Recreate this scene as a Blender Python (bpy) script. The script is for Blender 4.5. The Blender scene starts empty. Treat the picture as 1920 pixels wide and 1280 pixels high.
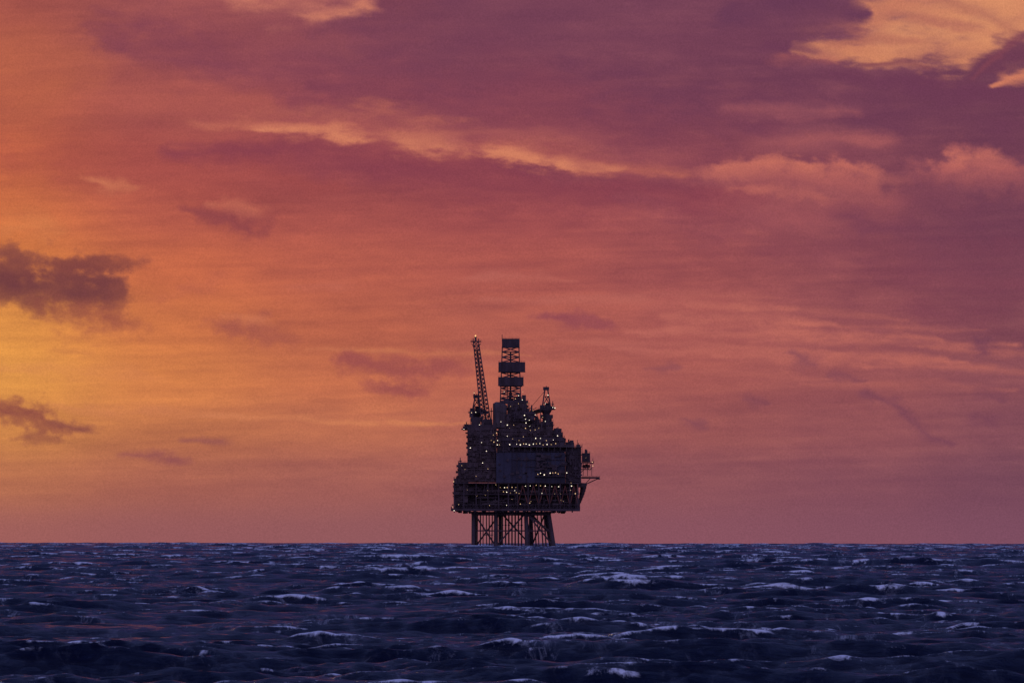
import bpy, math, random
import numpy as np
random.seed(7); rng=np.random.default_rng(11)
sc=bpy.context.scene
sc.view_settings.view_transform='Standard'; sc.view_settings.look='None'; sc.view_settings.exposure=0
RE=6371000.0; H=11.0; F=15000.0; LEV=992.0; D=6000.0; S=0.4

# ------------------------------------------------------------------ helpers
def link(o): sc.collection.objects.link(o); return o
def lin(c):
    c=np.asarray(c,dtype=np.float64)/255.0
    return np.where(c<=0.04045,c/12.92,((c+0.055)/1.055)**2.4)
def grid_mesh(name,co,nr,nc,attrs,wrap=False,smooth=True):
    me=bpy.data.meshes.new(name)
    n=nr*nc
    me.vertices.add(n); me.vertices.foreach_set('co',co.astype(np.float32).ravel())
    idx=np.arange(n,dtype=np.int32).reshape(nr,nc)
    q=np.stack([idx[:-1,:-1],idx[:-1,1:],idx[1:,1:],idx[1:,:-1]],-1).reshape(-1,4)
    nf=len(q)
    me.loops.add(nf*4); me.loops.foreach_set('vertex_index',q.ravel())
    me.polygons.add(nf); me.polygons.foreach_set('loop_start',np.arange(0,nf*4,4,dtype=np.int32))
    me.polygons.foreach_set('use_smooth',np.full(nf,smooth))
    for k,(t,a) in attrs.items():
        at=me.attributes.new(k,t,'POINT')
        at.data.foreach_set('color' if t=='FLOAT_COLOR' else 'value',a.astype(np.float32).ravel())
    me.update(calc_edges=True)
    return me
def perlin(x,y,seed):
    r=np.random.default_rng(seed); n=256
    ang=(r.random((n,n))*2*np.pi).astype(np.float32); gx=np.cos(ang); gy=np.sin(ang)
    xi=np.floor(x).astype(np.int32); yi=np.floor(y).astype(np.int32)
    fx=(x-xi).astype(np.float32); fy=(y-yi).astype(np.float32)
    u=fx*fx*fx*(fx*(fx*6-15)+10); v=fy*fy*fy*(fy*(fy*6-15)+10)
    def g(a,b,dx,dy):
        a=a%n;b=b%n
        return gx[a,b]*dx+gy[a,b]*dy
    n00=g(xi,yi,fx,fy); n10=g(xi+1,yi,fx-1,fy); n01=g(xi,yi+1,fx,fy-1); n11=g(xi+1,yi+1,fx-1,fy-1)
    return ((n00*(1-u)+n10*u)*(1-v)+(n01*(1-u)+n11*u)*v)*1.5
def fbm(x,y,seed,o=5,gain=0.5):
    s=0;a=1.0;t=0
    for i in range(o):
        s=s+a*perlin(x,y,seed+i*17); t+=a; a*=gain
        x,y=x*1.93+y*0.31+13.7,y*1.93-x*0.31+5.1
    return s/t*1.6
def sstep(a,b,x):
    t=np.clip((x-a)/(b-a),0,1); return t*t*(3-2*t)

# ------------------------------------------------------------------ sky
def build_sky():
    xs=np.concatenate([np.arange(-9000,-160,160),np.arange(-160,2081,1.9),np.arange(2090,9600,160)])
    ys=np.concatenate([np.arange(-3400,-120,80),np.arange(-120,1040,1.9),[1060,1110,1250]])
    X,Y=np.meshgrid(xs,ys); nr,nc=X.shape
    gx=np.array([0,320,640,960,1280,1600,1920.]); gy=np.array([0,100,200,300,400,500,600,700,800,900,1000.])
    G=np.array([
     [(170,84,70),(158,81,80),(140,72,80),(121,66,84),(119,66,85),(111,62,84),(106,60,82)],
     [(180,92,68),(154,77,76),(137,70,81),(129,69,84),(124,67,84),(114,63,83),(107,61,80)],
     [(182,90,66),(164,80,75),(146,71,79),(141,69,79),(133,70,82),(127,69,83),(110,61,79)],
     [(191,95,62),(166,77,71),(155,73,76),(146,69,77),(143,71,79),(136,72,82),(115,63,80)],
     [(203,108,62),(182,88,70),(169,81,73),(162,77,76),(151,75,79),(136,72,80),(115,63,80)],
     [(213,122,60),(195,99,66),(183,91,72),(173,85,75),(158,79,78),(142,74,80),(121,67,81)],
     [(226,145,64),(205,112,65),(190,98,70),(177,91,76),(164,84,79),(149,79,82),(130,72,81)],
     [(227,150,66),(207,120,66),(194,105,71),(180,94,77),(168,88,80),(155,83,82),(140,78,84)],
     [(210,134,66),(199,117,71),(187,106,75),(174,95,80),(162,88,82),(149,82,84),(134,77,86)],
     [(185,110,74),(172,98,78),(161,91,81),(149,84,84),(140,80,85),(131,75,86),(119,71,86)],
     [(160,94,88),(151,89,89),(147,88,90),(142,85,92),(138,82,93),(132,79,93),(125,76,94)]],float)
    def W(q,g,s):
        w=np.exp(-((q[:,None]-g[None])/s)**2); return w/w.sum(1,keepdims=True)
    WX=W(np.clip(xs,-60,1980),gx,190.); WY=W(np.clip(ys,-30,1018),gy,60.)
    col=np.einsum('ij,jkc,lk->ilc',WY,G,WX)
    def far(c,t): 
        global_col=np.array(c,float); return col*(1-t[...,None])+global_col*t[...,None]
    col=far((250,170,75),sstep(0,1300,-X)*sstep(-1500,400,Y)*0.7)
    col=far((130,78,85),sstep(2500,7000,-X))
    col=far((84,56,88),sstep(1900,5000,X))
    col=far((80,64,118),sstep(0,900,-Y)*0.9)
    col=far((66,74,138),sstep(500,2300,-Y))
    # noise fields
    wx=fbm(X/230,Y/120,1,7,0.6); wy=fbm(X/230,Y/120,50,7,0.6)
    fine=fbm(X/95,Y/27-X/500,90,6,0.62)
    puff=fbm(X/48,Y/36,290,6,0.62)
    broad=fbm(X/520,Y/120+X/1200,130,6,0.55)
    streak=fbm(X/420,Y/18+X/500,170,5,0.6)
    brk=fbm(X/130,Y/50,210,4,0.55)
    inner=sstep(-1500,0,X)*sstep(3400,1920,X)*sstep(-900,0,Y)
    hor=sstep(1010,860,Y)
    up=1+0.7*sstep(500,100,Y)
    rt=1+0.5*sstep(900,1500,X)*sstep(850,500,Y)
    col=col*(1+(0.072*broad*hor*inner*up)[...,None]*np.array([1.0,1.1,0.4]))
    col=col*(1+(0.050*streak*hor*inner*rt)[...,None]*np.array([1.0,1.2,0.5]))
    col=col*(1+(0.044*fine*hor*inner*rt)[...,None]*np.array([1.0,1.1,0.6]))
    st={'c':col}
    def stroke(pts,c,op,soft=0.35,warp=22,na=0.35,asp=1.0,tint=None,low=None,bk=.5,pf=False):
        soft=soft*1.8; low=None if low is None else low*1.8; na=na*2.0; warp=warp*2.1
        P=np.array([p[:2] for p in pts],float); R=np.array([p[2] for p in pts],float)*1.08
        m=R.max()*3+warp*1.5
        x0,x1=P[:,0].min()-m*1.6,P[:,0].max()+m*1.6; y0,y1=P[:,1].min()-m,P[:,1].max()+m
        i0,i1=np.searchsorted(ys,[y0,y1]); j0,j1=np.searchsorted(xs,[x0,x1])
        sl=(slice(i0,i1),slice(j0,j1))
        U=X[sl]+wx[sl]*warp*1.6; V=Y[sl]+wy[sl]*warp
        d=np.full(U.shape,9.0)
        if len(P)==1: P=np.vstack([P,P+[1,0]]); R=np.append(R,R[0])
        for a in range(len(P)-1):
            A,B=P[a],P[a+1]; AB=B-A; L=(AB**2).sum()
            ex=(U-A[0])*AB[0]+(V-A[1])*AB[1]; t=np.clip(ex/L,0,1)
            over=np.where((ex<0)|(ex>L),0.45,1.0)
            dx=(U-(A[0]+t*AB[0]))*(over if R.max()<30 else 1)/asp; dy=V-(A[1]+t*AB[1])
            d=np.minimum(d,np.sqrt(dx*dx+dy*dy)/(R[a]+(R[a+1]-R[a])*t))
        d=d+(puff if pf else fine)[sl]*na
        s=soft
        if low is not None:
            o_=np.argsort(P[:,0]); mid=np.interp(X[sl],P[:,0][o_],P[:,1][o_])
            k=sstep(-10,10,Y[sl]-mid); s=soft*(1-k)+low*k
        mask=np.clip((1+s-d)/(2*s),0,1); mask=mask*mask*(3-2*mask)
        mask=mask*op*np.clip(.95+brk[sl]*bk+(puff[sl]*.35 if pf else 0),0.3,1.15)
        mask=np.clip(mask,0,1)
        cc=st['c'][sl]; st['c'][sl]=cc+(np.array(c,float)-cc)*mask[...,None]
    # broad purple decks
    stroke([(180,60,30),(420,110,50),(760,130,60),(1080,200,50),(1420,225,35)],(127,63,81),.6,.7,30)
    stroke([(620,60,50),(1000,40,70),(1500,50,80)],(116,62,83),.55,.7,30)
    stroke([(560,180,16),(760,205,26),(1000,235,30),(1300,290,16)],(125,62,79),.5,.7,20)
    stroke([(330,275,12),(640,290,24),(900,318,34),(1150,355,30),(1400,375,20)],(136,62,75),.85,.6,14,low=.9)
    stroke([(1100,150,30),(1450,190,45),(1920,210,50)],(110,58,81),.65,.7,26)
    stroke([(1700,420,60),(1950,420,110)],(118,62,81),.55,.9,40)
    stroke([(1180,400,20),(1650,470,40),(1950,560,40)],(136,68,81),.4,.9,40)
    stroke([(1000,315,10),(1300,335,14),(1600,300,12)],(124,62,79),.5,.9,14)
    stroke([(200,180,30),(330,215,26),(520,225,20)],(180,91,76),.5,.8,25)
    stroke([(0,150,60),(120,160,40)],(198,104,68),.45,.9,30)
    stroke([(300,20,14),(500,70,22),(640,90,14)],(162,83,81),.4,.9,24)
    stroke([(60,290,26),(330,330,40),(600,350,20)],(168,76,69),.4,.9,30)
    # long bright streak, sloping gently
    stroke([(370,236,6),(470,238,11),(570,240,17),(680,236,21),(770,252,22),(870,268,20),(970,284,20),(1070,300,16),(1190,318,11),(1280,326,6)],(190,102,82),.85,1.1,5,.8,low=.5)
    stroke([(480,243,4),(600,247,9),(700,250,11),(800,266,12),(880,280,9),(960,292,9),(1040,304,8),(1160,316,4)],(212,125,91),.9,1.0,3.5,.85,low=.5,bk=.8)
    stroke([(640,215,10),(760,225,16),(850,245,10)],(172,90,82),.5,.9,12,.7)
    stroke([(880,255,12),(1060,264,16),(1250,290,12)],(162,83,84),.6,.9,14,.7)
    # top patches
    stroke([(400,-10,10),(560,0,26),(600,22,18),(690,15,8)],(200,116,94),.85,.7,12,.5)
    stroke([(575,36,6),(640,30,6),(690,18,6)],(212,127,96),.6,.8,8)
    # big bright opening
    stroke([(1500,98,10),(1600,92,22),(1700,95,38),(1800,80,55),(1910,30,70)],(208,129,92),.95,.45,13,.4,low=.28,bk=.3)
    stroke([(1640,20,28),(1740,0,34),(1880,-10,50)],(208,129,92),.95,.45,13,.34,bk=.3)
    stroke([(1640,70,18),(1740,60,26),(1860,30,40)],(226,150,100),.65,.9,14)
    stroke([(1600,50,20),(1700,20,24)],(188,108,88),.5,.9,20,.7)
    stroke([(1470,116,7),(1560,112,7)],(170,90,86),.6,.8,10)
    stroke([(1380,30,22),(1500,12,30),(1585,22,20),(1625,30,10)],(106,58,83),.85,.5,10)
    stroke([(1440,95,7),(1500,92,8),(1530,98,4)],(110,58,82),.7,.6,8)
    stroke([(1620,124,2.5),(1690,120,4.5),(1740,134,2.5)],(136,74,80),.85,.6,4,.3)
    stroke([(1560,80,4),(1640,72,6),(1720,84,4)],(178,104,86),.7,.8,8,.5)
    stroke([(1680,30,4),(1760,48,6),(1820,44,4)],(180,106,88),.75,.8,8,.6)
    stroke([(1760,8,4),(1840,22,6),(1880,50,4)],(176,104,86),.7,.8,8,.6)
    stroke([(1560,140,8),(1700,165,12),(1820,182,16),(1940,185,14)],(111,58,81),.9,.45,8)
    stroke([(1808,160,5),(1840,132,16),(1880,106,24),(1950,84,30)],(112,60,80),1.0,.35,3,.45,bk=.1)
    stroke([(1825,150,3),(1862,108,5),(1900,72,6),(1930,50,6)],(128,66,80),.8,.6,3,.4)
    stroke([(1862,166,4),(1895,152,9),(1935,140,12)],(206,120,90),.95,.4,3,.35)
    # paler patches
    stroke([(1380,208,7),(1500,212,12),(1610,206,6)],(160,86,90),.85,.9,10,.6)
    stroke([(1430,268,9),(1520,262,15),(1650,268,10)],(166,88,88),.85,.9,10,.6)
    stroke([(1335,316,14),(1400,334,26),(1480,338,30),(1560,346,28),(1640,364,18)],(170,89,86),.95,.5,9,.6,low=1.2,bk=.3,pf=True)
    stroke([(1340,312,8),(1400,312,10),(1460,304,11),(1515,314,10)],(202,110,90),.9,.5,6,.7,low=1.4,bk=.3,pf=True)
    stroke([(1590,318,9),(1635,330,10)],(196,105,90),.9,.5,6,.7,low=1.4,bk=.2,pf=True)
    stroke([(1380,352,6),(1460,360,8),(1540,372,7)],(188,100,88),.6,.6,6,.8,pf=True)
    stroke([(1420,408,12),(1520,400,14)],(164,84,86),.6,.7,10,.7,pf=True)
    stroke([(1440,400,18),(1560,405,20),(1640,385,14)],(154,79,84),.5,.9,20)
    stroke([(1760,328,15),(1820,312,24),(1885,322,22)],(174,91,88),.95,.5,7,.6,low=1.2,bk=.3,pf=True)
    stroke([(1785,302,9),(1855,298,11)],(202,110,92),.85,.6,6,.7,low=1.3,pf=True)
    stroke([(1590,400,10),(1640,415,16),(1700,408,10)],(116,60,80),.65,.7,10,.6,pf=True)
    stroke([(1700,355,12),(1760,372,14)],(122,64,80),.55,.8,12,.6,pf=True)
    # small clouds over the glow
    stroke([(-30,508,34),(60,526,38),(140,530,34),(205,538,30),(242,552,10)],(128,67,63),.92,.45,9,.65,bk=.2,pf=True,low=.7)
    stroke([(-20,535,18),(80,550,18),(190,547,14)],(106,56,62),.75,.9,10,.6,bk=.2,pf=True)
    stroke([(120,582,14),(180,598,20),(240,612,14)],(154,80,64),.7,.9,12,.8,pf=True)
    stroke([(50,488,16),(10,474,14)],(128,68,64),.8,.5,6,.6,pf=True)
    stroke([(140,498,12),(215,500,15)],(128,66,62),.85,.45,6,.6,pf=True)
    stroke([(350,396,6),(400,402,14),(450,408,17),(470,428,9)],(146,69,70),.9,.55,7,.6,bk=.2,pf=True)
    stroke([(400,382,5),(440,384,9),(478,395,7)],(196,104,80),.8,.6,5,.6,pf=True)
    stroke([(180,340,6),(215,350,9),(248,356,5)],(205,115,80),.8,.6,6,.6,pf=True)
    stroke([(-20,765,13),(40,782,17),(85,800,13)],(146,78,64),.9,.5,8,.7,bk=.25,pf=True)
    stroke([(50,818,9),(95,822,6)],(142,78,64),.85,.5,6,.6,pf=True)
    stroke([(100,796,6),(160,802,7)],(142,78,66),.85,.5,6,.6,pf=True)
    stroke([(10,415,10),(80,418,12)],(214,126,72),.5,.8,16)
    stroke([(415,605,9),(480,618,15),(515,638,8)],(166,86,70),.75,.6,9,.7,pf=True)
    stroke([(425,592,5),(480,606,6)],(214,122,80),.5,.7,9,.6)
    stroke([(330,560,8),(400,540,8)],(184,94,72),.4,.9,14,.7)
    stroke([(560,545,8),(620,540,8)],(200,106,82),.5,.8,12)
    stroke([(640,675,9),(700,690,16),(770,690,21),(840,690,14)],(152,74,74),.75,.65,10,.7,bk=.25,pf=True)
    stroke([(715,725,9),(775,735,9)],(152,75,74),.65,.6,8,.7,pf=True)
    stroke([(240,852,4),(310,858,6),(350,872,5)],(148,80,78),.75,.8,7,.6,pf=True)
    stroke([(360,832,4),(420,830,5)],(148,82,78),.8,.7,6,.6,pf=True)
    stroke([(1010,595,6),(1070,600,9),(1130,608,7)],(142,69,79),.75,.7,8,.7,pf=True)
    # fine light streaks
    for (a,b,y,r,o) in [(350,900,787,2.6,.4),(600,900,792,2,.4),(560,1000,660,3,.3),(860,1080,518,4,.35),(900,1250,560,5,.3),(1140,1500,575,5,.35),
        (1250,1560,600,6,.45),(1180,1760,622,6,.5),(1400,1900,640,5,.45),(1150,1600,655,4,.35),(1340,1800,672,6,.45),(1600,1960,690,5,.4),(1250,1560,700,4,.25),(1700,1960,655,5,.35),(1500,1900,720,4,.25),(100,420,770,5,.25),(0,300,700,8,.2),
        (1300,1700,585,4,.3),(1050,1400,640,4,.3),(1450,1850,608,4,.35),(1200,1500,560,4,.25),(900,1140,685,4,.25)]:
        stroke([(a,y-4,r*.6),((a*2+b)/3,y+rng.uniform(-3,3),r*1.3),((a+2*b)/3,y+rng.uniform(-2,5),r*1.3),(b,y+9,r*.5)],(194,106,90) if a>820 else (214,128,82),o*1.4,.9,6,.9,asp=1)
    for (a,b,c2,d,r,o) in [(1620,740,1700,780,8,.5),(1690,785,1790,830,7,.55),(1480,665,1515,680,7,.5),(1828,630,1832,660,7,.6),(1830,780,1860,800,7,.5),(1850,725,1875,745,7,.45),(1300,785,1330,805,6,.4),(1200,680,1260,690,6,.35),(100,655,150,670,7,.3),(1560,700,1610,715,6,.4),(1400,740,1440,750,5,.35)]:
        stroke([(a,b,r*.6),((a+c2)/2,(b+d)/2,r),(c2,d,r*.5)],(114,63,82) if a>900 else (174,100,64),o*1.1,.9,9,.8,pf=True)
    c=np.clip(st['c'],5,252)
    lum=(c@np.array([.3,.59,.11]))[...,None]; c=lum+(c-lum)*.935+np.array([1.,-.5,2.])
    L=lin(np.clip(c,3,252))
    al=sstep(-8900,-5500,X)*sstep(9500,5500,X)*sstep(-3350,-1500,Y)
    rgba=np.concatenate([L,np.ones(L.shape[:2]+(1,))],-1)
    az=(X-960)/F; el=(LEV-Y)/F; R=40000.
    co=np.stack([R*np.sin(az)*np.cos(el),R*np.cos(az)*np.cos(el),R*np.sin(el)+H],-1)
    me=grid_mesh('sky',co,nr,nc,{'cloud':('FLOAT_COLOR',rgba),'cover':('FLOAT',al)})
    o=link(bpy.data.objects.new('sky',me)); o['kind']='structure'; o['label']='orange and purple sunset sky with drifting cloud bands'; o['category']='sky'
    m=bpy.data.materials.new('sunset_cloud'); m.use_nodes=True; nt=m.node_tree; nt.nodes.clear()
    N=nt.nodes.new; K=nt.links.new
    out=N('ShaderNodeOutputMaterial'); em=N('ShaderNodeEmission'); tr=N('ShaderNodeBsdfTransparent'); mx=N('ShaderNodeMixShader')
    at=N('ShaderNodeAttribute'); at.attribute_name='cloud'; ac=N('ShaderNodeAttribute'); ac.attribute_name='cover'
    tc=N('ShaderNodeTexCoord'); nz=N('ShaderNodeTexNoise'); nz.inputs['Scale'].default_value=0.14; nz.inputs['Detail'].default_value=1
    mr=N('ShaderNodeMapRange'); mr.inputs[1].default_value=.25; mr.inputs[2].default_value=.75; mr.inputs[3].default_value=.91; mr.inputs[4].default_value=1.09
    K(tc.outputs['Object'],nz.inputs['Vector']); K(nz.outputs['Fac'],mr.inputs[0]); K(mr.outputs[0],em.inputs['Strength'])
    K(at.outputs['Color'],em.inputs['Color']); K(ac.outputs['Fac'],mx.inputs[0]); K(tr.outputs[0],mx.inputs[1]); K(em.outputs[0],mx.inputs[2]); K(mx.outputs[0],out.inputs[0])
    m.cycles.emission_sampling='NONE'
    me.materials.append(m)
build_sky()

# ------------------------------------------------------------------ sea
def build_sea():
    f=np.arange(-0.084,0.084,0.0002)
    side=[0.084+0.004*i for i in range(1,20)]; last=side[-1]
    n2=60; side+= [last+(math.pi-last)*i/n2 for i in range(1,n2+1)]
    th=np.concatenate([-np.array(side[::-1]),f,np.array(side)])
    rr=[5.,40.,100.,180.,260.,340.,400.]; r=440.
    while r<13000: rr.append(r); r*=1.0010
    rr+= [15000.,20000.,30000.,39000.]
    rr=np.array(rr)
    dth=np.gradient(th); dr=np.gradient(rr)
    nr,nc=len(rr),len(th)
    co=np.zeros((nr,nc,3),np.float32); foam=np.zeros((nr,nc),np.float32)
    g=np.random.default_rng(5); N=130
    lam=1.5*(68/1.5)**((np.arange(N)+g.random(N))/N)
    k=2*np.pi/lam
    spread=np.where(lam>35,0.22,np.where(lam>12,0.30,np.where(lam>5,.40,.55)))
    ang=-np.pi/2+0.10+g.normal(0,1,N)*spread
    ka=np.sqrt(2*0.105/N)*np.where(lam>45,.42,np.where(lam>20,.68,np.where(lam>10,.95,1.0)))
    A=ka/k; ph=g.random(N)*6.283; dx=np.cos(ang); dy=np.sin(ang)
    Q=1.0
    sTh=np.sin(th)[None]; cTh=np.cos(th)[None]
    for a in range(0,nr,128):
        sl=slice(a,min(nr,a+128)); R=rr[sl][:,None]
        X=(R*sTh); Y=(R*cTh)
        sp=np.maximum(dr[sl][:,None],R*dth[None]*1.0)
        Z=np.zeros(X.shape,np.float32); DX=np.zeros(X.shape,np.float32); DY=np.zeros(X.shape,np.float32); jxx=np.zeros(X.shape,np.float32); jyy=np.zeros(X.shape,np.float32); jxy=np.zeros(X.shape,np.float32)
        grp=(1+0.16*np.sin(X/31+Y/83+1+1.3*np.sin(Y/97))+0.16*np.sin(X/19-Y/120+2+1.1*np.sin(X/43))).astype(np.float32)
        for i in range(N):
            w=sstep(1.6,3.0,lam[i]/sp).astype(np.float32)
            if w.max()<=0: continue
            p=k[i]*(X*dx[i]+Y*dy[i])+ph[i]
            p=np.mod(p,2*np.pi).astype(np.float32)
            s=np.sin(p);c=np.cos(p); aw=np.float32(A[i])*w*(grp if lam[i]<40 else 1)
            Z+=aw*c; q=Q*aw*s; DX-=q*dx[i]; DY-=q*dy[i]
            kk=Q*aw*k[i]*c
            jxx-=kk*dx[i]**2; jyy-=kk*dy[i]**2; jxy-=kk*dx[i]*dy[i]
        J=(1+jxx)*(1+jyy)-jxy**2
        mid=slice(len(side),len(side)+len(f))
        sd=max(J[:,mid].std(),.12)
        fo=np.clip((1-J)/sd-0.7,0,2.0)/2.0
        for lx,ly in ((-29,5975),(-12,5975),(11,5975),(31,5975),(25,6030)): # white water round the platform legs
            fo=fo+1.1*np.exp(-((X-lx)/9)**2-((Y-ly)/40)**2)
        foam[sl]=fo
        co[sl,:,0]=X+DX; co[sl,:,1]=Y+DY
        co[sl,:,2]=Z-(X*X+Y*Y)/(2*RE)
    me=grid_mesh('sea',co,nr,nc,{'foam':('FLOAT',foam)})
    o=link(bpy.data.objects.new('sea',me)); o['kind']='structure'; o['label']='rough dark blue sea with breaking white crests'; o['category']='sea'
    m=bpy.data.materials.new('sea_water'); m.use_nodes=True; nt=m.node_tree; nt.nodes.clear()
    Nn=nt.nodes.new; K=nt.links.new
    out=Nn('ShaderNodeOutputMaterial'); w=Nn('ShaderNodeBsdfPrincipled'); fo=Nn('ShaderNodeBsdfDiffuse'); mx=Nn('ShaderNodeMixShader')
    w.inputs['Base Color'].default_value=(.005,.011,.048,1); w.inputs['Roughness'].default_value=.14; w.inputs['IOR'].default_value=1.33
    fo.inputs['Color'].default_value=(.74,.76,.90,1)
    geo=Nn('ShaderNodeNewGeometry')
    def mapping(s,rot=0.0):
        mp=Nn('ShaderNodeMapping'); mp.inputs['Scale'].default_value=s; mp.inputs['Rotation'].default_value=(0,0,rot); K(geo.outputs['Position'],mp.inputs['Vector']); return mp
    def noise(mp,sc_,det,rough=.6,dist=0):
        n=Nn('ShaderNodeTexNoise'); n.inputs['Scale'].default_value=sc_; n.inputs['Detail'].default_value=det; n.inputs['Roughness'].default_value=rough; n.inputs['Distortion'].default_value=dist; K(mp.outputs[0],n.inputs['Vector']); return n
    n1=noise(mapping((1.0,1.3,.6),.1),1.0,6,.74,.4)
    b=Nn('ShaderNodeBump'); b.inputs['Strength'].default_value=1.0; b.inputs['Distance'].default_value=1.35
    K(n1.outputs['Fac'],b.inputs['Height'])
    K(b.outputs[0],w.inputs['Normal'])
    at=Nn('ShaderNodeAttribute'); at.attribute_name='foam'
    n2=noise(mapping((.50,.11,.5),.1),1.0,9,.78,.6)
    n3=noise(mapping((.06,.016,.02),.15),1.0,4,.6)
    def math_(op,a,b_=None,c=None,cl=False):
        q=Nn('ShaderNodeMath'); q.operation=op; q.use_clamp=cl
        for i,v in enumerate((a,b_,c)):
            if v is None: continue
            if isinstance(v,(int,float)): q.inputs[i].default_value=v
            else: K(v,q.inputs[i])
        return q.outputs[0]
    def rng_(v,a,b_,c=0.,d=1.):
        q=Nn('ShaderNodeMapRange'); q.interpolation_type='SMOOTHSTEP'; q.inputs[1].default_value=a;q.inputs[2].default_value=b_;q.inputs[3].default_value=c;q.inputs[4].default_value=d; K(v,q.inputs[0]); return q.outputs[0]
    fz=math_('MULTIPLY',at.outputs['Fac'],rng_(n3.outputs['Fac'],.42,.58,.45,1.15))
    fz=math_('ADD',fz,math_('MULTIPLY_ADD',n2.outputs['Fac'],2.8,-1.4))
    core=rng_(fz,.52,1.12,0,1.)
    n4=noise(mapping((.26,.05,.2),.15),1.0,9,.8,1.0)
    foam_glint=math_('MULTIPLY',rng_(n4.outputs['Fac'],.52,.70),rng_(n3.outputs['Fac'],.46,.62,.12,1.))  # pale streaks: old foam, plus lilac highlights painted into the diffuse colour
    tot=math_('MAXIMUM',core,math_('MULTIPLY',foam_glint,.42),cl=True)
    K(tot,mx.inputs[0]); K(w.outputs[0],mx.inputs[1]); K(fo.outputs[0],mx.inputs[2]); K(mx.outputs[0],out.inputs[0])
    me.materials.append(m)
build_sea()

# ------------------------------------------------------------------ materials
def steel(name,c,rough=.6,var=.35,metal=0.0,scale=.25):
    m=bpy.data.materials.new(name); m.use_nodes=True; nt=m.node_tree; b=nt.nodes['Principled BSDF']
    tc=nt.nodes.new('ShaderNodeTexCoord'); mp=nt.nodes.new('ShaderNodeMapping'); mp.inputs['Scale'].default_value=(1,1,.35)
    nz=nt.nodes.new('ShaderNodeTexNoise'); nz.inputs['Scale'].default_value=scale; nz.inputs['Detail'].default_value=5
    cr=nt.nodes.new('ShaderNodeValToRGB'); cr.color_ramp.elements[0].position=.3; cr.color_ramp.elements[1].position=.7
    d=[v*(1-var) for v in c]; l=[v*(1+var) for v in c]; d=[d[0]*1.1,d[1]*.9,d[2]*.85]
    cr.color_ramp.elements[0].color=(*d,1); cr.color_ramp.elements[1].color=(*l,1)
    L=nt.links.new; L(tc.outputs['Object'],mp.inputs[0]); L(mp.outputs[0],nz.inputs['Vector']); L(nz.outputs['Fac'],cr.inputs[0]); L(cr.outputs[0],b.inputs['Base Color'])
    b.inputs['Roughness'].default_value=rough; b.inputs['Metallic'].default_value=metal; b.inputs['Specular IOR Level'].default_value=.2
    return m
def glow(name,c,s):
    m=bpy.data.materials.new(name); m.use_nodes=True; nt=m.node_tree; nt.nodes.clear()
    e=nt.nodes.new('ShaderNodeEmission'); o=nt.nodes.new('ShaderNodeOutputMaterial'); e.inputs[0].default_value=(*c,1); e.inputs[1].default_value=s
    nt.links.new(e.outputs[0],o.inputs[0]); return m
M_dark=steel('dark_steel',(.066,.043,.056)); M_frame=steel('frame_steel',(.078,.046,.056))  # steel and cladding colours lifted towards plum, painting in the distance haze
M_clad=steel('blue_grey_cladding',(.052,.046,.078),scale=.1,var=.4); M_brown=steel('weathered_brown_steel',(.080,.050,.058))
M_red=steel('red_oxide_steel',(.18,.055,.045)); M_pipe=steel('pipe_steel',(.092,.064,.074),rough=.5)
M_lampw=glow('lamp_white',(1,.86,.66),2.2); M_lampo=glow('lamp_warm',(1,.62,.32),1.3); M_flame=glow('flame',(1,.5,.2),1.6)

class MB:
    def __init__(s): s.v=[]; s.f=[]
    def box(s,x0,x1,y0,y1,z0,z1):
        n=len(s.v); s.v+=[(x0,y0,z0),(x1,y0,z0),(x1,y1,z0),(x0,y1,z0),(x0,y0,z1),(x1,y0,z1),(x1,y1,z1),(x0,y1,z1)]
        s.f+=[tuple(n+i for i in q) for q in ((0,3,2,1),(4,5,6,7),(0,1,5,4),(1,2,6,5),(2,3,7,6),(3,0,4,7))]
    def cyl(s,p,q,r0,r1=None,k=8):
        r1=r0 if r1 is None else r1
        p=np.array(p,float);q=np.array(q,float);d=q-p;L=np.linalg.norm(d)
        if L<1e-6: return
        d/=L; a=np.array([0,0,1.]) if abs(d[2])<.9 else np.array([1.,0,0]); u=np.cross(d,a);u/=np.linalg.norm(u);w=np.cross(d,u)
        n=len(s.v); off=math.pi/4 if k==4 else 0
        for c,r in ((p,r0),(q,r1)):
            for i in range(k):
                t=2*math.pi*i/k+off; s.v.append(tuple(c+r*(math.cos(t)*u+math.sin(t)*w)))
        s.f+=[(n+i,n+(i+1)%k,n+k+(i+1)%k,n+k+i) for i in range(k)]
        s.f.append(tuple(n+i for i in range(k))[::-1]); s.f.append(tuple(n+k+i for i in range(k)))
    def beam(s,p,q,w): s.cyl(p,q,w*.707,k=4)
    def rail(s,p,q,h=1.2):
        p=np.array(p,float);q=np.array(q,float); L=np.linalg.norm(q-p); n=max(1,int(L/2.5))
        for i in range(n+1):
            a=p+(q-p)*i/n; s.beam(a,a+[0,0,h],.12)
        for hh in (h,h*.5): s.beam(p+[0,0,hh],q+[0,0,hh],.10)
    def make(s,name,mat,parent,label=None,loc=(0,0,0)):
        me=bpy.data.meshes.new(name); me.from_pydata(s.v,[],s.f); me.materials.append(mat); me.update()
        o=link(bpy.data.objects.new(name,me)); o.parent=parent; o.location=loc
        if label: o['label']=label
        return o
X=lambda p:(p-985)*S
Z=lambda p:(1026.5-p)*S

rig=link(bpy.data.objects.new('oil_platform',None)); rig.location=((985-960)*S,D,-D*D/(2*RE)); rig.empty_display_size=20
rig['label']='dark offshore oil platform with lit deck lamps standing in the sea'; rig['category']='oil platform'

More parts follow.
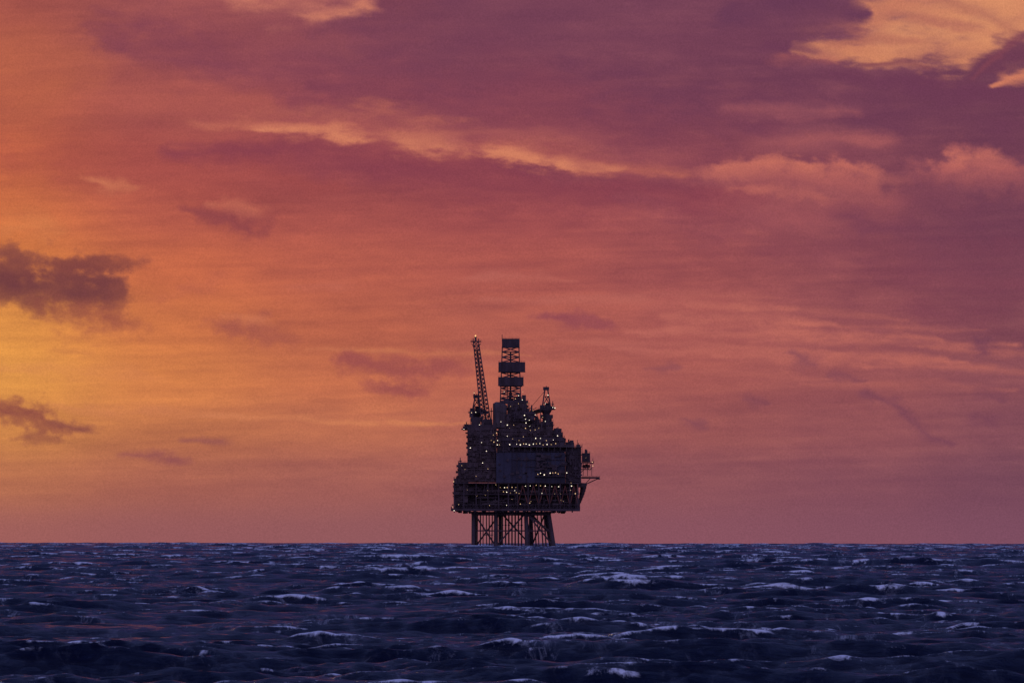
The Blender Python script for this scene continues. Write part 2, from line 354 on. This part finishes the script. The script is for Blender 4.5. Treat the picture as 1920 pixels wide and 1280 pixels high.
# ---- jacket
jk=MB(); legs=[]
for row,(y0,y1,sh) in enumerate(((-21,-24,0),(19,24,9))):
    tops=[888+sh*.5,930+sh,986+sh,1028-sh*.6]; bots=[888+sh*.4,930+sh,988+sh,1038-sh*.5]
    L=[]
    for t,b in zip(tops,bots):
        T=np.array([X(t),y0,Z(959)]); B=np.array([X(b),y1,Z(1023.5)]); B2=B+(B-T)*.45; L.append((T,B)); legs.append((T,B2))
    for i in range(3):
        (T0,B0),(T1,B1)=L[i],L[i+1]
        P=lambda T,B,t:T+(B-T)*t
        if (i+row)%2==0: jk.cyl(P(T0,B0,.02),P(T1,B1,1.0),.6)
        if (i+row)%2==1: jk.cyl(P(T1,B1,.02),P(T0,B0,1.0),.6)
        if i==2: jk.cyl(P(T0,B0,.05),P(T1,B1,.6),.75)
        jk.cyl(P(T0,B0,.55),P(T1,B1,.55),.45); jk.cyl(P(T0,B0,.06),P(T1,B1,.06),1.2)
for i in (0,2,3):
    a,b=legs[i],legs[i+4]
    jk.cyl(a[0]+(a[1]-a[0])*.05,b[0]+(b[1]-b[0])*.65,.5); jk.cyl(a[0]+(a[1]-a[0])*.35,b[0]+(b[1]-b[0])*.35,.5)
jk.box(X(905),X(925),-26,-24.2,Z(1003),Z(1001.5)); 
for p in (895,901,906,912,917,923,993,1001,1007,1014,1020): jk.cyl((X(p),-18+random.random()*30,Z(959)),(X(p+(p>1000)*5+random.uniform(-1,1)),-18+random.random()*20,-4),random.uniform(.35,.6))
J=jk.make('jacket',M_frame,rig,'braced tubular steel frame holding the decks above the waves')
for T,B in legs:
    m=MB(); m.cyl(T,B,1.5,1.6,12); m.cyl(T+(0,0,0),T+(B-T)*.06,2.1,1.55,12); m.make('leg',M_dark,J)
for i,p in enumerate([936,942,948,954,960,966,972,978]):
    for row in (0,1):
        if row and i%3: continue
        m=MB(); m.cyl((X(p),-6+row*10,Z(960)),(X(p),-6+row*10,-9),.56,k=8); m.cyl((X(p),-6+row*10,Z(985)),(X(p),-6+row*10,Z(983)),.85,k=8); m.make('conductor_pipe',M_brown,J)

# ---- modules
fronts=[]
def module(name,mat,x0,x1,yt,yb,f0,f1,ribs=3.0,decks=None,rail=True,label=None,clutter=0,pipes=0,parent=rig):
    m=MB(); a,b,c,d=X(x0),X(x1),Z(yb),Z(yt)
    m.box(a,b,f0,f1,c,d); fronts.append((x0,x1,yt,yb,f0))
    n=int((b-a)/ribs)
    for i in range(1,n):
        xx=a+(b-a)*i/n; m.box(xx-.13,xx+.13,f0-.3,f0+.1,c+.1,d-.1)
    for dk in (decks or []):
        zz=Z(dk); m.box(a-.7,b+.7,f0-1.3,f1+.7,zz-.25,zz+.2); 
        m.rail((a-.6,f0-1.2,zz+.2),(b+.6,f0-1.2,zz+.2))
        for i in range(int((b-a)/6)+1): 
            xx=a+6*i; m.beam((xx,f0-.1,zz-1.6),(xx,f0-1.2,zz-.2),.2)
    if rail:
        m.rail((a+.1,f0+.1,d),(b-.1,f0+.1,d)); m.rail((a+.1,f0,d),(a+.1,f1,d)); m.rail((b-.1,f0,d),(b-.1,f1,d))
    for i in range(clutter):
        w=random.uniform(1,4.5); h=random.uniform(.8,4.2); xx=random.uniform(a+w/2,b-w/2); yy=random.uniform(f0+2,f1-3)
        if random.random()<.55: m.box(xx-w/2,xx+w/2,yy-w/2,yy+w/2,d-.1,d+h)
        elif random.random()<.6: m.cyl((xx,yy,d-.1),(xx,yy,d+h*1.2),.35+random.random()*.5)
        else: m.beam((xx,yy,d-.1),(xx,yy,d+h*1.8),.35)
    for i in range(pipes):
        if random.random()<.55:
            zz=random.uniform(c+1,d-1); xa=random.uniform(a,b-5) if b-a>6 else a; xb=random.uniform(min(b,xa+4),b); m.cyl((xa,f0-.8,zz),(xb,f0-.8,zz),random.uniform(.2,.5),k=6); m.cyl((xb,f0-.8,zz),(xb,f0-.8,max(c,zz-random.uniform(1,6))),.25,k=6)
        else:
            xx=random.uniform(a+.5,b-.5); za=random.uniform(c,d-4) if d-c>5 else c; m.cyl((xx,f0-.7,za),(xx,f0-.7,random.uniform(min(d,za+3),d)),random.uniform(.2,.6),k=6)
    for i in range(int(pipes*.8)):
        xx=random.uniform(a+1,b-2); zz=random.uniform(c,d-3); m.box(xx,xx+random.uniform(1,3.5),f0-random.uniform(.6,2.6),f0-.02,zz,zz+random.uniform(1,3))
    # gantries and tanks hung off the ends so that the outline is stepped
    for i in range(int(pipes/5)):
        zz=random.uniform(c+1,d-2); e=random.choice((a,b)); s_=-1 if e==a else 1; w=random.uniform(.5,1.7); yy=random.uniform(f0+2,f1-6)
        m.box(min(e+s_*.02,e+s_*w),max(e+s_*.02,e+s_*w),yy,yy+random.uniform(2,5),zz,zz+random.uniform(.5,2.4))
    return m.make(name,mat,parent,label)

# lower deck
m=MB(); m.box(X(846),X(1087),-32,32,Z(957.5),Z(953)); m.box(X(848),X(1085),-30,30,Z(946.5),Z(945.2))
for i in range(36):
    xx=X(848)+(X(1085)-X(848))*i/35; m.beam((xx,-31,Z(953)),(xx,-29.8,Z(946)),.28)
    if i<35:
        x2=X(848)+(X(1085)-X(848))*(i+1)/35
        m.beam((xx if i%2 else x2,-31,Z(953)),(x2 if i%2 else xx,-30.5,Z(946)),.22)
m.rail((X(846),-32,Z(953)),(X(1087),-32,Z(953))); m.rail((X(846),-32,Z(953)),(X(846),32,Z(953)))
for p in range(852,1085,13):
    m.box(X(p)-.3,X(p)+.3,-31.5,31.5,Z(960),Z(957.6))
for i in range(30):
    p=random.uniform(850,1074); w=random.uniform(.8,4); yy=random.uniform(-29,20); m.box(X(p),X(p)+w,yy,yy+3,Z(957.6)-random.uniform(.5,2.2),Z(957.55))
m.box(X(880),X(1040),-26,26,Z(961.5),Z(958.8))
m.make('lower_deck',M_dark,rig)
fronts.append((846,1087,945,958,-31.5))
module('process_module',M_dark,853,1082,906,953,-20,27,2.5,[926],False,pipes=80)
m=MB()
xs_=[852,870,893,915,935,953,970,990,1010,1030,1050,1068,1083]
for i,p in enumerate(xs_):
    m.beam((X(p),-29.5,Z(953)),(X(p),-29.5,Z(905)),.8)
for p0,p1 in zip(xs_[:-1],xs_[1:]): m.beam((X(p0),-29.5,Z(927)),(X(p1),-29.5,Z(927)),.5)
m.box(X(850),X(1086),-30,-20.1,Z(926.8),Z(926)); m.rail((X(850),-30,Z(926)),(X(1086),-30,Z(926)))
m.box(X(850),X(1088),-30.5,28,Z(906.8),Z(905.3)); m.rail((X(850),-30.5,Z(905.3)),(X(930),-30.5,Z(905.3)))
m.make('deck_framing',M_dark,rig)
m=MB()
for p0,p1 in zip(xs_[6:-1],xs_[7:]):
    m.beam((X(p0)+.5,-29.2,Z(943)),((X(p0)+X(p1))/2,-29.2,Z(910)),.6); m.beam(((X(p0)+X(p1))/2,-29.0,Z(910)),(X(p1)-.5,-29.2,Z(943)),.6)
m.make('diagonal_bracing',M_red,rig,'red oxide painted diagonal steel braces')
m=MB()
for i in range(16):
    p=random.uniform(858,1065); py=random.choice((926,953)); r=random.uniform(1.0,2.4); L=random.uniform(4,9)
    m.cyl((X(p),-25,Z(py)+r+.8),(X(p)+L,-25,Z(py)+r+.8),r,k=12)
for i in range(70):
    p=random.uniform(856,1078); za=random.uniform(Z(950),Z(912)); 
    if i%2: m.cyl((X(p),-27,za),(X(p),-27,min(Z(907),za+random.uniform(3,9))),.35,k=6)
    else: m.cyl((X(p),-27.6,za),(min(X(1080),X(p)+random.uniform(3,16)),-27.6,za),.33,k=6)
m.make('pipework',M_pipe,rig)
fronts.append((850,1086,906,945,-30))

module('utility_module',M_brown,851,878,897,944,-27,24,2.4,[912,930],True,clutter=6,pipes=14)
module('utility_module',M_brown,859,931,867,904,-28,26,2.6,[880,892],True,clutter=10,pipes=30)
module('utility_module',M_brown,876.5,931,802,866.8,-26,24,2.4,[818,833,850],True,clutter=10,pipes=44)
module('utility_module',M_dark,868,880,800,806,-24,20,2.4,None,True,clutter=3)
module('accommodation_block',M_clad,930.5,1059.5,849,905,-31,24,5.4,None,True,label='large dark blue-grey clad wall of the main block')
m=MB(); m.box(X(1003),X(1059),-33.6,-31.35,Z(893.5),Z(892.3)); m.rail((X(1003),-33.5,Z(892.3)),(X(1059),-33.5,Z(892.3)))
for i in range(14):
    p=random.uniform(1004,1055); m.box(X(p),X(p)+random.uniform(1,3),-32.6,-31.4,Z(892.2),Z(892.2)+random.uniform(1,3))
for i in range(34):
    p=random.uniform(1001,1054); q=random.uniform(853,888); m.box(X(p),X(p)+random.uniform(1.2,5),-31.9-random.random()*1.8,-31.4,Z(q),Z(q)+random.uniform(.6,2.6))
for i in range(16):
    p=random.uniform(934,995); q=random.uniform(856,903); m.box(X(p),X(p)+random.uniform(1,3),-31.9,-31.4,Z(q),Z(q)+random.uniform(.6,2))
for p in range(960,1062,9): m.beam((X(p),-31.6,Z(905)),(X(p),-31.6,Z(849)),.35 if p%2 else .2)
m.cyl((X(962),-31.8,Z(862)),(X(1058),-31.8,Z(862)),.3,k=6); m.cyl((X(985),-31.8,Z(875)),(X(1030),-31.8,Z(875)),.25,k=6)
m.make('walkway',M_dark,rig)
module('utility_module',M_dark,1060.5,1089,839,905,-28,22,2.6,[852,868,884],True,clutter=6,pipes=24)
module('upper_module',M_dark,931.5,1058,820,848.7,-24,22,3.0,[836],True,clutter=34,pipes=44)
module('upper_module',M_dark,1058.6,1076,833,846,-22,18,3.0,None,True,clutter=8,pipes=4)
module('upper_module',M_brown,934,1036,804,819.6,-20,20,3.0,[812],True,clutter=38,pipes=30)
module('upper_module',M_dark,1036.5,1055,812,819.8,-18,18,3.0,None,True,clutter=10,pipes=3)
m=MB(); m.box(X(958),X(1090),-33,-24.1,Z(838.5),Z(836.8)); m.rail((X(958),-32.9,Z(836.8)),(X(1090),-32.9,Z(836.8)))
for p in range(962,1090,11): m.beam((X(p),-32.6,Z(838.6)),(X(p),-32.6,Z(846)),.3); m.beam((X(p),-32.8,Z(838)),(X(p),-32.8,Z(834)),.25)
m.make('roof_gallery',M_pipe,rig)
# drilling modules
module('drilling_module',M_brown,929,990,776,803.5,-17,16,2.8,[788],True,clutter=10,pipes=26)
module('drilling_module',M_brown,951,988,757,775.6,-14,13,2.4,[766],True,clutter=8,pipes=16)
module('drilling_module',M_dark,962,1001,772,790,-21,-17.3,2.4,[781],True,clutter=6,pipes=10)
module('drilling_module',M_dark,938,990,751,756.7,-13,12,3,None,True,clutter=10)
module('drilling_module',M_dark,985,1012,788,803.5,-15,14,2.4,[795],True,clutter=10,pipes=6)
m=MB()
for p,r,t in ((933,3.6,757),(942,3.3,760)):
    m.cyl((X(p),-16,Z(802)),(X(p),-16,Z(t)),r,k=16); m.cyl((X(p),-16,Z(t)),(X(p),-16,Z(t-3)),r,r*.4,k=16); m.cyl((X(p),-16,Z(t+14)),(X(p),-16,Z(t+13)),r+.5,k=16)
m.make('storage_silo',M_pipe,rig)
m=MB()
for i in range(6):
    y0=803-i*6.5; xa,xb=(994,1006) if i%2 else (1006,994)
    m.beam((X(xa),-16,Z(y0)),(X(xb),-16,Z(y0-6.5)),.5); m.box(X(992),X(994.5),-17,-14,Z(y0)-.1,Z(y0)+.1)
for p in (993,1007): 
    for y in (-18,-13): m.beam((X(p),y,Z(804)),(X(p),y,Z(764 if p<1000 else 775)),.35)
m.make('stair_tower',M_frame,rig)

# ---- lattice
def lattice(m,P0,P1,w0,w1,n,t=.35,tb=.22,d0=None,d1=None):
    P0=np.array(P0,float);P1=np.array(P1,float); d0=d0 or w0; d1=d1 or w1
    ax=(P1-P0)/np.linalg.norm(P1-P0); u=np.array([1,0,0])-ax[0]*ax; u/=np.linalg.norm(u); v=np.cross(ax,u)
    def c(k,i):
        q=k/n; C=P0+(P1-P0)*q; w=w0+(w1-w0)*q; d=d0+(d1-d0)*q
        sx,sy=((-1,-1),(1,-1),(1,1),(-1,1))[i]; return C+u*sx*w/2+v*sy*d/2
    for i in range(4):
        m.beam(c(0,i),c(n,i),t); j=(i+1)%4
        for k in range(n):
            m.beam(c(k,i),c(k+1,j),tb); m.beam(c(k,j),c(k+1,i),tb); m.beam(c(k+1,i),c(k+1,j),tb)
m=MB(); lattice(m,(X(957),0,Z(757)),(X(957),0,Z(650)),15.5,12.4,11,.8,.5); 
m.beam((X(957),0,Z(757)),(X(957),0,Z(660)),1.2)
m.beam((X(951),0,Z(757)),(X(952),0,Z(690)),.5); m.box(X(954),X(960),-1.5,1.5,Z(745),Z(735))
m.beam((X(941),-5,Z(640)),(X(941),-5,Z(627)),.45); m.box(X(936),X(979),-8.6,8.6,Z(724.5),Z(723))
for q in (733,745): m.box(X(938),X(976),-8,8,Z(q),Z(q-.8))
DR=m.make('derrick',M_dark,rig,'lattice drilling derrick with enclosed wind walls')
for a,b,t,bo,dp in ((941,973.5,635,651,6.6),(934.5,984,679,696.5,9),(934,981,707,722,9)):
    m=MB(); m.box(X(a),X(b),-dp,dp,Z(bo),Z(t)); n=8
    for i in range(n+1):
        xx=X(a)+(X(b)-X(a))*i/n; m.box(xx-.12,xx+.12,-dp-.25,-dp+.05,Z(bo)+.1,Z(t)-.1)
    m.box(X(a)-.3,X(b)+.3,-dp-.4,dp+.4,Z(bo)-.35,Z(bo)-.01); m.rail((X(a),-dp,Z(t)),(X(b),-dp,Z(t)),.9)
    m.make('wind_wall',M_dark,DR)
# ---- flare boom
m=MB(); lattice(m,(X(912),-6,Z(797)),(X(892),-6,Z(641)),7.0,3.8,20,.85,.55)
m.box(X(882),X(902),-8.5,-3.5,Z(641.5),Z(639.4)); m.rail((X(883),-8.5,Z(639.4)),(X(902),-8.5,Z(639.4)),1.2)
m.cyl((X(912),-6,Z(798)),(X(894),-6,Z(655)),.65,k=6); m.beam((X(884),-6,Z(644)),(X(888),-6,Z(652)),.4); m.beam((X(901),-6,Z(644)),(X(896),-6,Z(652)),.4)
FB=m.make('flare_boom',M_dark,rig,'slender leaning lattice flare boom')
m=MB(); m.cyl((X(891.5),-6,Z(640)),(X(891.3),-6,Z(633)),.7,k=8); m.cyl((X(891.3),-6,Z(633)),(X(891.3),-6,Z(631.5)),1.0,k=8); m.cyl((X(887),-6,Z(640)),(X(886.8),-6,Z(634.5)),.35,k=6); m.cyl((X(897),-6,Z(640)),(X(897),-6,Z(635)),.35,k=6); m.make('flare_tip',M_pipe,FB)
m=MB(); m.cyl((X(891.2),-6,Z(631.4)),(X(891.0),-6,Z(630)),.4,.6,k=8); m.cyl((X(891.0),-6,Z(630)),(X(892),-6,Z(628)),.6,.1,k=8); m.make('flame',M_flame,FB)
# ---- cranes
def crane(px,ptop,pbase,mast,boomend,ybase,lab):
    m=MB(); m.cyl((0,0,Z(pbase)),(0,0,Z(ptop)),3.0,2.6,12); m.cyl((0,0,Z(ptop+8)),(0,0,Z(ptop)),2.6,4.4,12)
    m.box(-6.2,6.6,-3.2,3.2,Z(ptop),Z(ptop-1.9)); m.rail((-6.2,-3.2,Z(ptop-1.9)),(6.6,-3.2,Z(ptop-1.9))); m.box(-1.0,3.2,-1,3,Z(ptop-1),Z(ptop-13)); m.box(3.4,6.0,-1,2,Z(ptop-1),Z(ptop-7)); m.box(-4.5,5,-2,2,Z(ptop+16),Z(ptop+9)); m.box(-3.8,4.4,-2.4,2.4,Z(ptop+26),Z(ptop+22))
    c=m.make('crane',M_dark,rig,lab,loc=(X(px),ybase,0))
    m=MB(); m.box(-4.8,-1.1,-3,0.5,Z(ptop-2),Z(ptop-9)); m.box(-4.5,-1.4,-3.15,-2.9,Z(ptop-3.5),Z(ptop-7)); m.make('crane_cab',M_dark,c)
    m=MB(); 
    for y in (-1.8,1.8): m.beam((-3.2,y,Z(ptop-1)),(-1,y*.4,Z(mast)),1.0); m.beam((3.4,y,Z(ptop-1)),(1,y*.4,Z(mast)),1.0); m.beam((-1.8,y,Z(ptop-12)),(2.2,y,Z(ptop-12)),.6); m.beam((-1,y,Z(ptop-25)),(1.4,y,Z(ptop-25)),.6); m.beam((-1.8,y,Z(ptop-12)),(1.4,y,Z(ptop-25)),.6); m.beam((2.2,y,Z(ptop-12)),(-1.0,y,Z(ptop-25)),.6)
    m.box(-2.4,2.1,-1.2,1.2,Z(mast)-.9,Z(mast)+1.6); m.beam((0,0,Z(mast)),(0,0,Z(mast-6)),.5); m.make('gantry',M_dark,c)
    m=MB(); lattice(m,(2.5,0,Z(ptop-3)),boomend,2.4,1.6,14,.5,.4); m.cyl((0,0,Z(mast)),boomend,.15,k=4); m.make('crane_boom',M_dark,c)
    return c
crane(893,774,800,744,(8,24,Z(772)),2,'pedestal crane with its boom lowered inboard')
crane(1024,768,806,729,(-16,26,Z(776)),0,'pedestal crane with tall gantry beside the derrick')
for p,t,b in ((889,735,770),(896,738,760),(884,768,800),(904,770,800),(921,765,800),(916,775,800),(1013,762,806),(1031,780,812),(1008,786,806),(1046,800,815),(975,744,757),(984,746,760),(946,748,757),(1050,806,818),(1066,826,836),(1084,830,842),(871,796,803),(863,858,868),(1001,776,800),(1036,752,768)):
    m=MB(); m.beam((X(p),-10,Z(b)),(X(p),-10,Z(t)),.6); m.box(X(p)-.9,X(p)+.9,-10.7,-9.3,Z(t+7),Z(t+5)); m.make('mast',M_dark,rig)
m=MB()
m.box(X(879),X(925),-12,-2,Z(797),Z(795.6)); m.box(X(884),X(901),-12,-4,Z(795.5),Z(782)); m.box(X(880),X(887),-11,-5,Z(782.5),Z(771)); m.box(X(903),X(923),-11,-5,Z(795.5),Z(786))
m.rail((X(879),-12,Z(795.6)),(X(925),-12,Z(795.6))); m.box(X(877.5),X(926),-20,0,Z(803),Z(797.1))
m.make('equipment_deck',M_dark,rig)
m=MB(); m.rail((X(866),-24,Z(804)),(X(876),-24,Z(804))); m.box(X(865),X(877),-24,-12,Z(806),Z(804)); m.make('walkway',M_frame,rig)
module('crane_base_house',M_dark,1014,1037,790,804,-14,10,2.6,[797],True,clutter=5,pipes=4)

# ---- far end
module('lifeboat_station',M_dark,1091,1106,849,866,-14,6,2.4,None,True,clutter=2)
m=MB()
for z,a,b in ((868,1088,1113),(880,1088,1108)): m.box(X(a),X(b),-20,8,Z(z),Z(z-1.2)); m.rail((X(a),-20,Z(z-1.2)),(X(b),-20,Z(z-1.2))); m.rail((X(b),-20,Z(z-1.2)),(X(b),8,Z(z-1.2)))
for p in (1093,1101,1109): m.beam((X(p),-18,Z(868)),(X(p),-18,Z(892)),.4)
m.beam((X(1111),-18,Z(868)),(X(1111),-18,Z(859)),.35); m.beam((X(1091),-18,Z(849)),(X(1091),-18,Z(832)),.25)
m.beam((X(1088),-18,Z(886)),(X(1108),-18,Z(868)),.4); m.beam((X(1088),-18,Z(868)),(X(1106),-18,Z(881)),.35)
m.make('walkway',M_frame,rig)
m=MB()
for p in (1097,): 
    m.cyl((X(p-4),-16,Z(874)),(X(p+7),-16,Z(874)),1.35,k=10); m.cyl((X(p+7),-16,Z(874)),(X(p+9.5),-16,Z(873.5)),1.35,.3,k=10); m.cyl((X(p-4),-16,Z(874)),(X(p-6),-16,Z(873.5)),1.35,.4,k=10); m.box(X(p),X(p+4),-16.8,-15.2,Z(871),Z(869.4))
m.make('lifeboat',M_red,rig,'enclosed orange lifeboat hung under a walkway')
m=MB(); m.box(X(1090),X(1124),-12,10,Z(896.5),Z(893.5)); m.rail((X(1092),-12,Z(893.5)),(X(1124),-12,Z(893.5)),.8); m.box(X(1120),X(1125),-13,11,Z(898),Z(896.6))
for y in (-9,8): m.beam((X(1120),y,Z(897)),(X(1088),y,Z(912)),.7); m.beam((X(1106),y,Z(897)),(X(1096),y,Z(908)),.45)
m.make('landing_platform',M_dark,rig,'thin cantilevered platform on diagonal struts')
m=MB()
prev=None
for i in range(9):
    t=i/8; p=1094-10*t**1.6; q=905+42*t
    if prev is not None: m.cyl((X(prev[0]),-14,Z(prev[1])),(X(p),-14,Z(q)),1.9*(1-t)+1.0,k=10); m.cyl((X(prev[0]),4,Z(prev[1])),(X(p),4,Z(q)),1.6*(1-t)+1.0,k=10)
    prev=(p,q)
m.box(X(1078),X(1087),-26,20,Z(953),Z(936)); m.box(X(1084),X(1094),-26,18,Z(913),Z(905.5))
m.make('exhaust_duct',M_brown,rig)

# ---- lamps
pts=[]
def add(p,q,b=1.0,w=0): pts.append((p,q,b,w))
for p in (932,937,956,968,975,981,986,992,999,1005,1011,1018,1026,1034,1042): add(p+random.uniform(-1,1),833+random.uniform(-1.5,1.5),random.uniform(.6,1.2),random.random()<.3)
for p in (1008,1013,1020,1031,1036,1041,1046,1062): add(p,888+random.uniform(-2,2),random.uniform(.5,1.1),random.random()<.3)
for p in (907,912,921,935,943,953,966,980,989,997,1012,1033): add(p,960.5+random.uniform(-1.5,1),random.uniform(.4,1.0),random.random()<.5)
for p in (938,946,951,960,967,985,994,1005,1013,1022,1034,1047,1071): add(p,911+random.uniform(-2,3),random.uniform(.4,1.0),random.random()<.4)
for p in (944,950,957,968,973,950,965): add(p,918+random.uniform(0,26),random.uniform(.4,1.0),random.random()<.4)
for i in range(5): add(random.uniform(936,1010),random.uniform(925,952),random.uniform(.4,.8),random.random()<.4)
for i in range(7): add(random.uniform(855,935),random.uniform(905,950),random.uniform(.3,.6),random.random()<.5)
for i in range(6): add(random.uniform(1010,1075),random.uniform(918,950),random.uniform(.3,.6),random.random()<.5)
for p,q in ((951,797),(955,803),(963,797),(983,779),(985,786),(986,793),(992,788),(993,799),(985,803),(994,807),(1003,806),(1010,803),(1016,797),(1027,741),(1022,757),(1036,764),(1040,765),(1017,782),(1022,790),(1028,800),(937,758),(944,764),(957,762),(966,748),(979,750),(972,757),(988,757),(972,742),(945,735),(889,737),(884,774),(892,773),(899,797),(912,800),(918,799),(870,805),(882,840),(903,830),(921,826),(926,829),(933,826),(925,816),(951,818),(961,823),(973,826),(981,819),(1004,822),(1013,822),(1024,826),(1037,825),(1045,817),(912,846),(866,873),(872,880),(851,903),(849,950),(852,957),(1098,858),(1110,866),(1105,879),(1111,873),(1070,905),(1078,925),(980,735),(939,791),(931,812),(905,868),(915,879),(893,893),(999,770),(1003,778)):
    add(p,q,random.uniform(.35,1.0),random.random()<.35)
def front(p,q):
    c=[f for a,b,t,bo,f in fronts if a<=p<=b and t<=q<=bo]
    return (min(c) if c else -16)-2.8
def lamp_mesh(name,mat,r):
    m=MB(); m.cyl((0,0,-r),(0,0,-r*.3),r*.5,r,8); m.cyl((0,0,-r*.3),(0,0,r*.5),r,r*.8,8); m.cyl((0,0,r*.5),(0,0,r),r*.8,r*.2,8)
    me=bpy.data.meshes.new(name); me.from_pydata(m.v,[],m.f); me.materials.append(mat); return me
LM=[lamp_mesh('deck_lamp_white',M_lampw,.38),lamp_mesh('deck_lamp_warm',M_lampo,.38)]
pts.sort(key=lambda t:-t[2])
for i,(p,q,b,w) in enumerate(pts[:100]):
    o=link(bpy.data.objects.new('deck_lamp',LM[int(w)])); o.parent=rig; o.location=(X(p),front(p,q),Z(q)); o.scale=(b*.95,)*3
m=MB()
for (p,q,b,w) in pts[100:]:
    y=front(p,q); r=.36*b; m.cyl((X(p),y,Z(q)-r),(X(p),y,Z(q)+r),r,k=6)
o=m.make('deck_lamps',M_lampo,rig,'dim small deck lamps'); o['kind']='stuff'

# ------------------------------------------------------------------ light
SE=math.radians(4); SA=math.radians(-42)
w=bpy.data.worlds.new('World'); sc.world=w; w.use_nodes=True; nt=w.node_tree; nt.nodes.clear()
N=nt.nodes.new; K=nt.links.new
sky=N('ShaderNodeTexSky'); sky.sky_type='NISHITA'; sky.sun_disc=False; sky.sun_elevation=SE; sky.sun_rotation=SA
b1=N('ShaderNodeBackground'); b1.inputs[1].default_value=.010; K(sky.outputs[0],b1.inputs[0])
tc=N('ShaderNodeTexCoord'); sp=N('ShaderNodeSeparateXYZ'); K(tc.outputs['Generated'],sp.inputs[0])
cr=N('ShaderNodeValToRGB'); e=cr.color_ramp.elements; e[0].position=0; e[0].color=(.07,.04,.09,1); e[1].position=1; e[1].color=(.045,.065,.20,1)
x=e.new(.12); x.color=(.06,.06,.19,1); x=e.new(.35); x.color=(.05,.07,.235,1)
K(sp.outputs['Z'],cr.inputs[0]); b2=N('ShaderNodeBackground'); K(cr.outputs[0],b2.inputs[0]); b2.inputs[1].default_value=1.0
mr=N('ShaderNodeMapRange'); mr.interpolation_type='SMOOTHSTEP'; mr.inputs[1].default_value=.25; mr.inputs[2].default_value=-.9; K(sp.outputs['Y'],mr.inputs[0])
b3=N('ShaderNodeBackground'); b3.inputs[0].default_value=(.31,.29,.48,1); K(mr.outputs[0],b3.inputs[1])
ad=N('ShaderNodeAddShader'); ad2=N('ShaderNodeAddShader'); out=N('ShaderNodeOutputWorld'); K(b1.outputs[0],ad.inputs[0]); K(b2.outputs[0],ad.inputs[1]); K(ad.outputs[0],ad2.inputs[0]); K(b3.outputs[0],ad2.inputs[1]); K(ad2.outputs[0],out.inputs[0])
s=bpy.data.lights.new('sun','SUN'); s.energy=.3; s.angle=math.radians(2); s.color=(1,.62,.38)
so=link(bpy.data.objects.new('sun',s))
from mathutils import Vector
dv=Vector((math.sin(SA)*math.cos(SE),math.cos(SA)*math.cos(SE),math.sin(SE))); so.rotation_euler=dv.to_track_quat('Z','Y').to_euler(); so.location=(-500,500,300)

cam=bpy.data.cameras.new('camera'); co=link(bpy.data.objects.new('camera',cam)); co.location=(0,0,H)
cam.sensor_width=36; cam.lens=36*F/1920; cam.shift_y=(LEV-640)/1920; cam.clip_start=1; cam.clip_end=100000
co.rotation_euler=(math.radians(90),-0.0012,0)
sc.camera=co
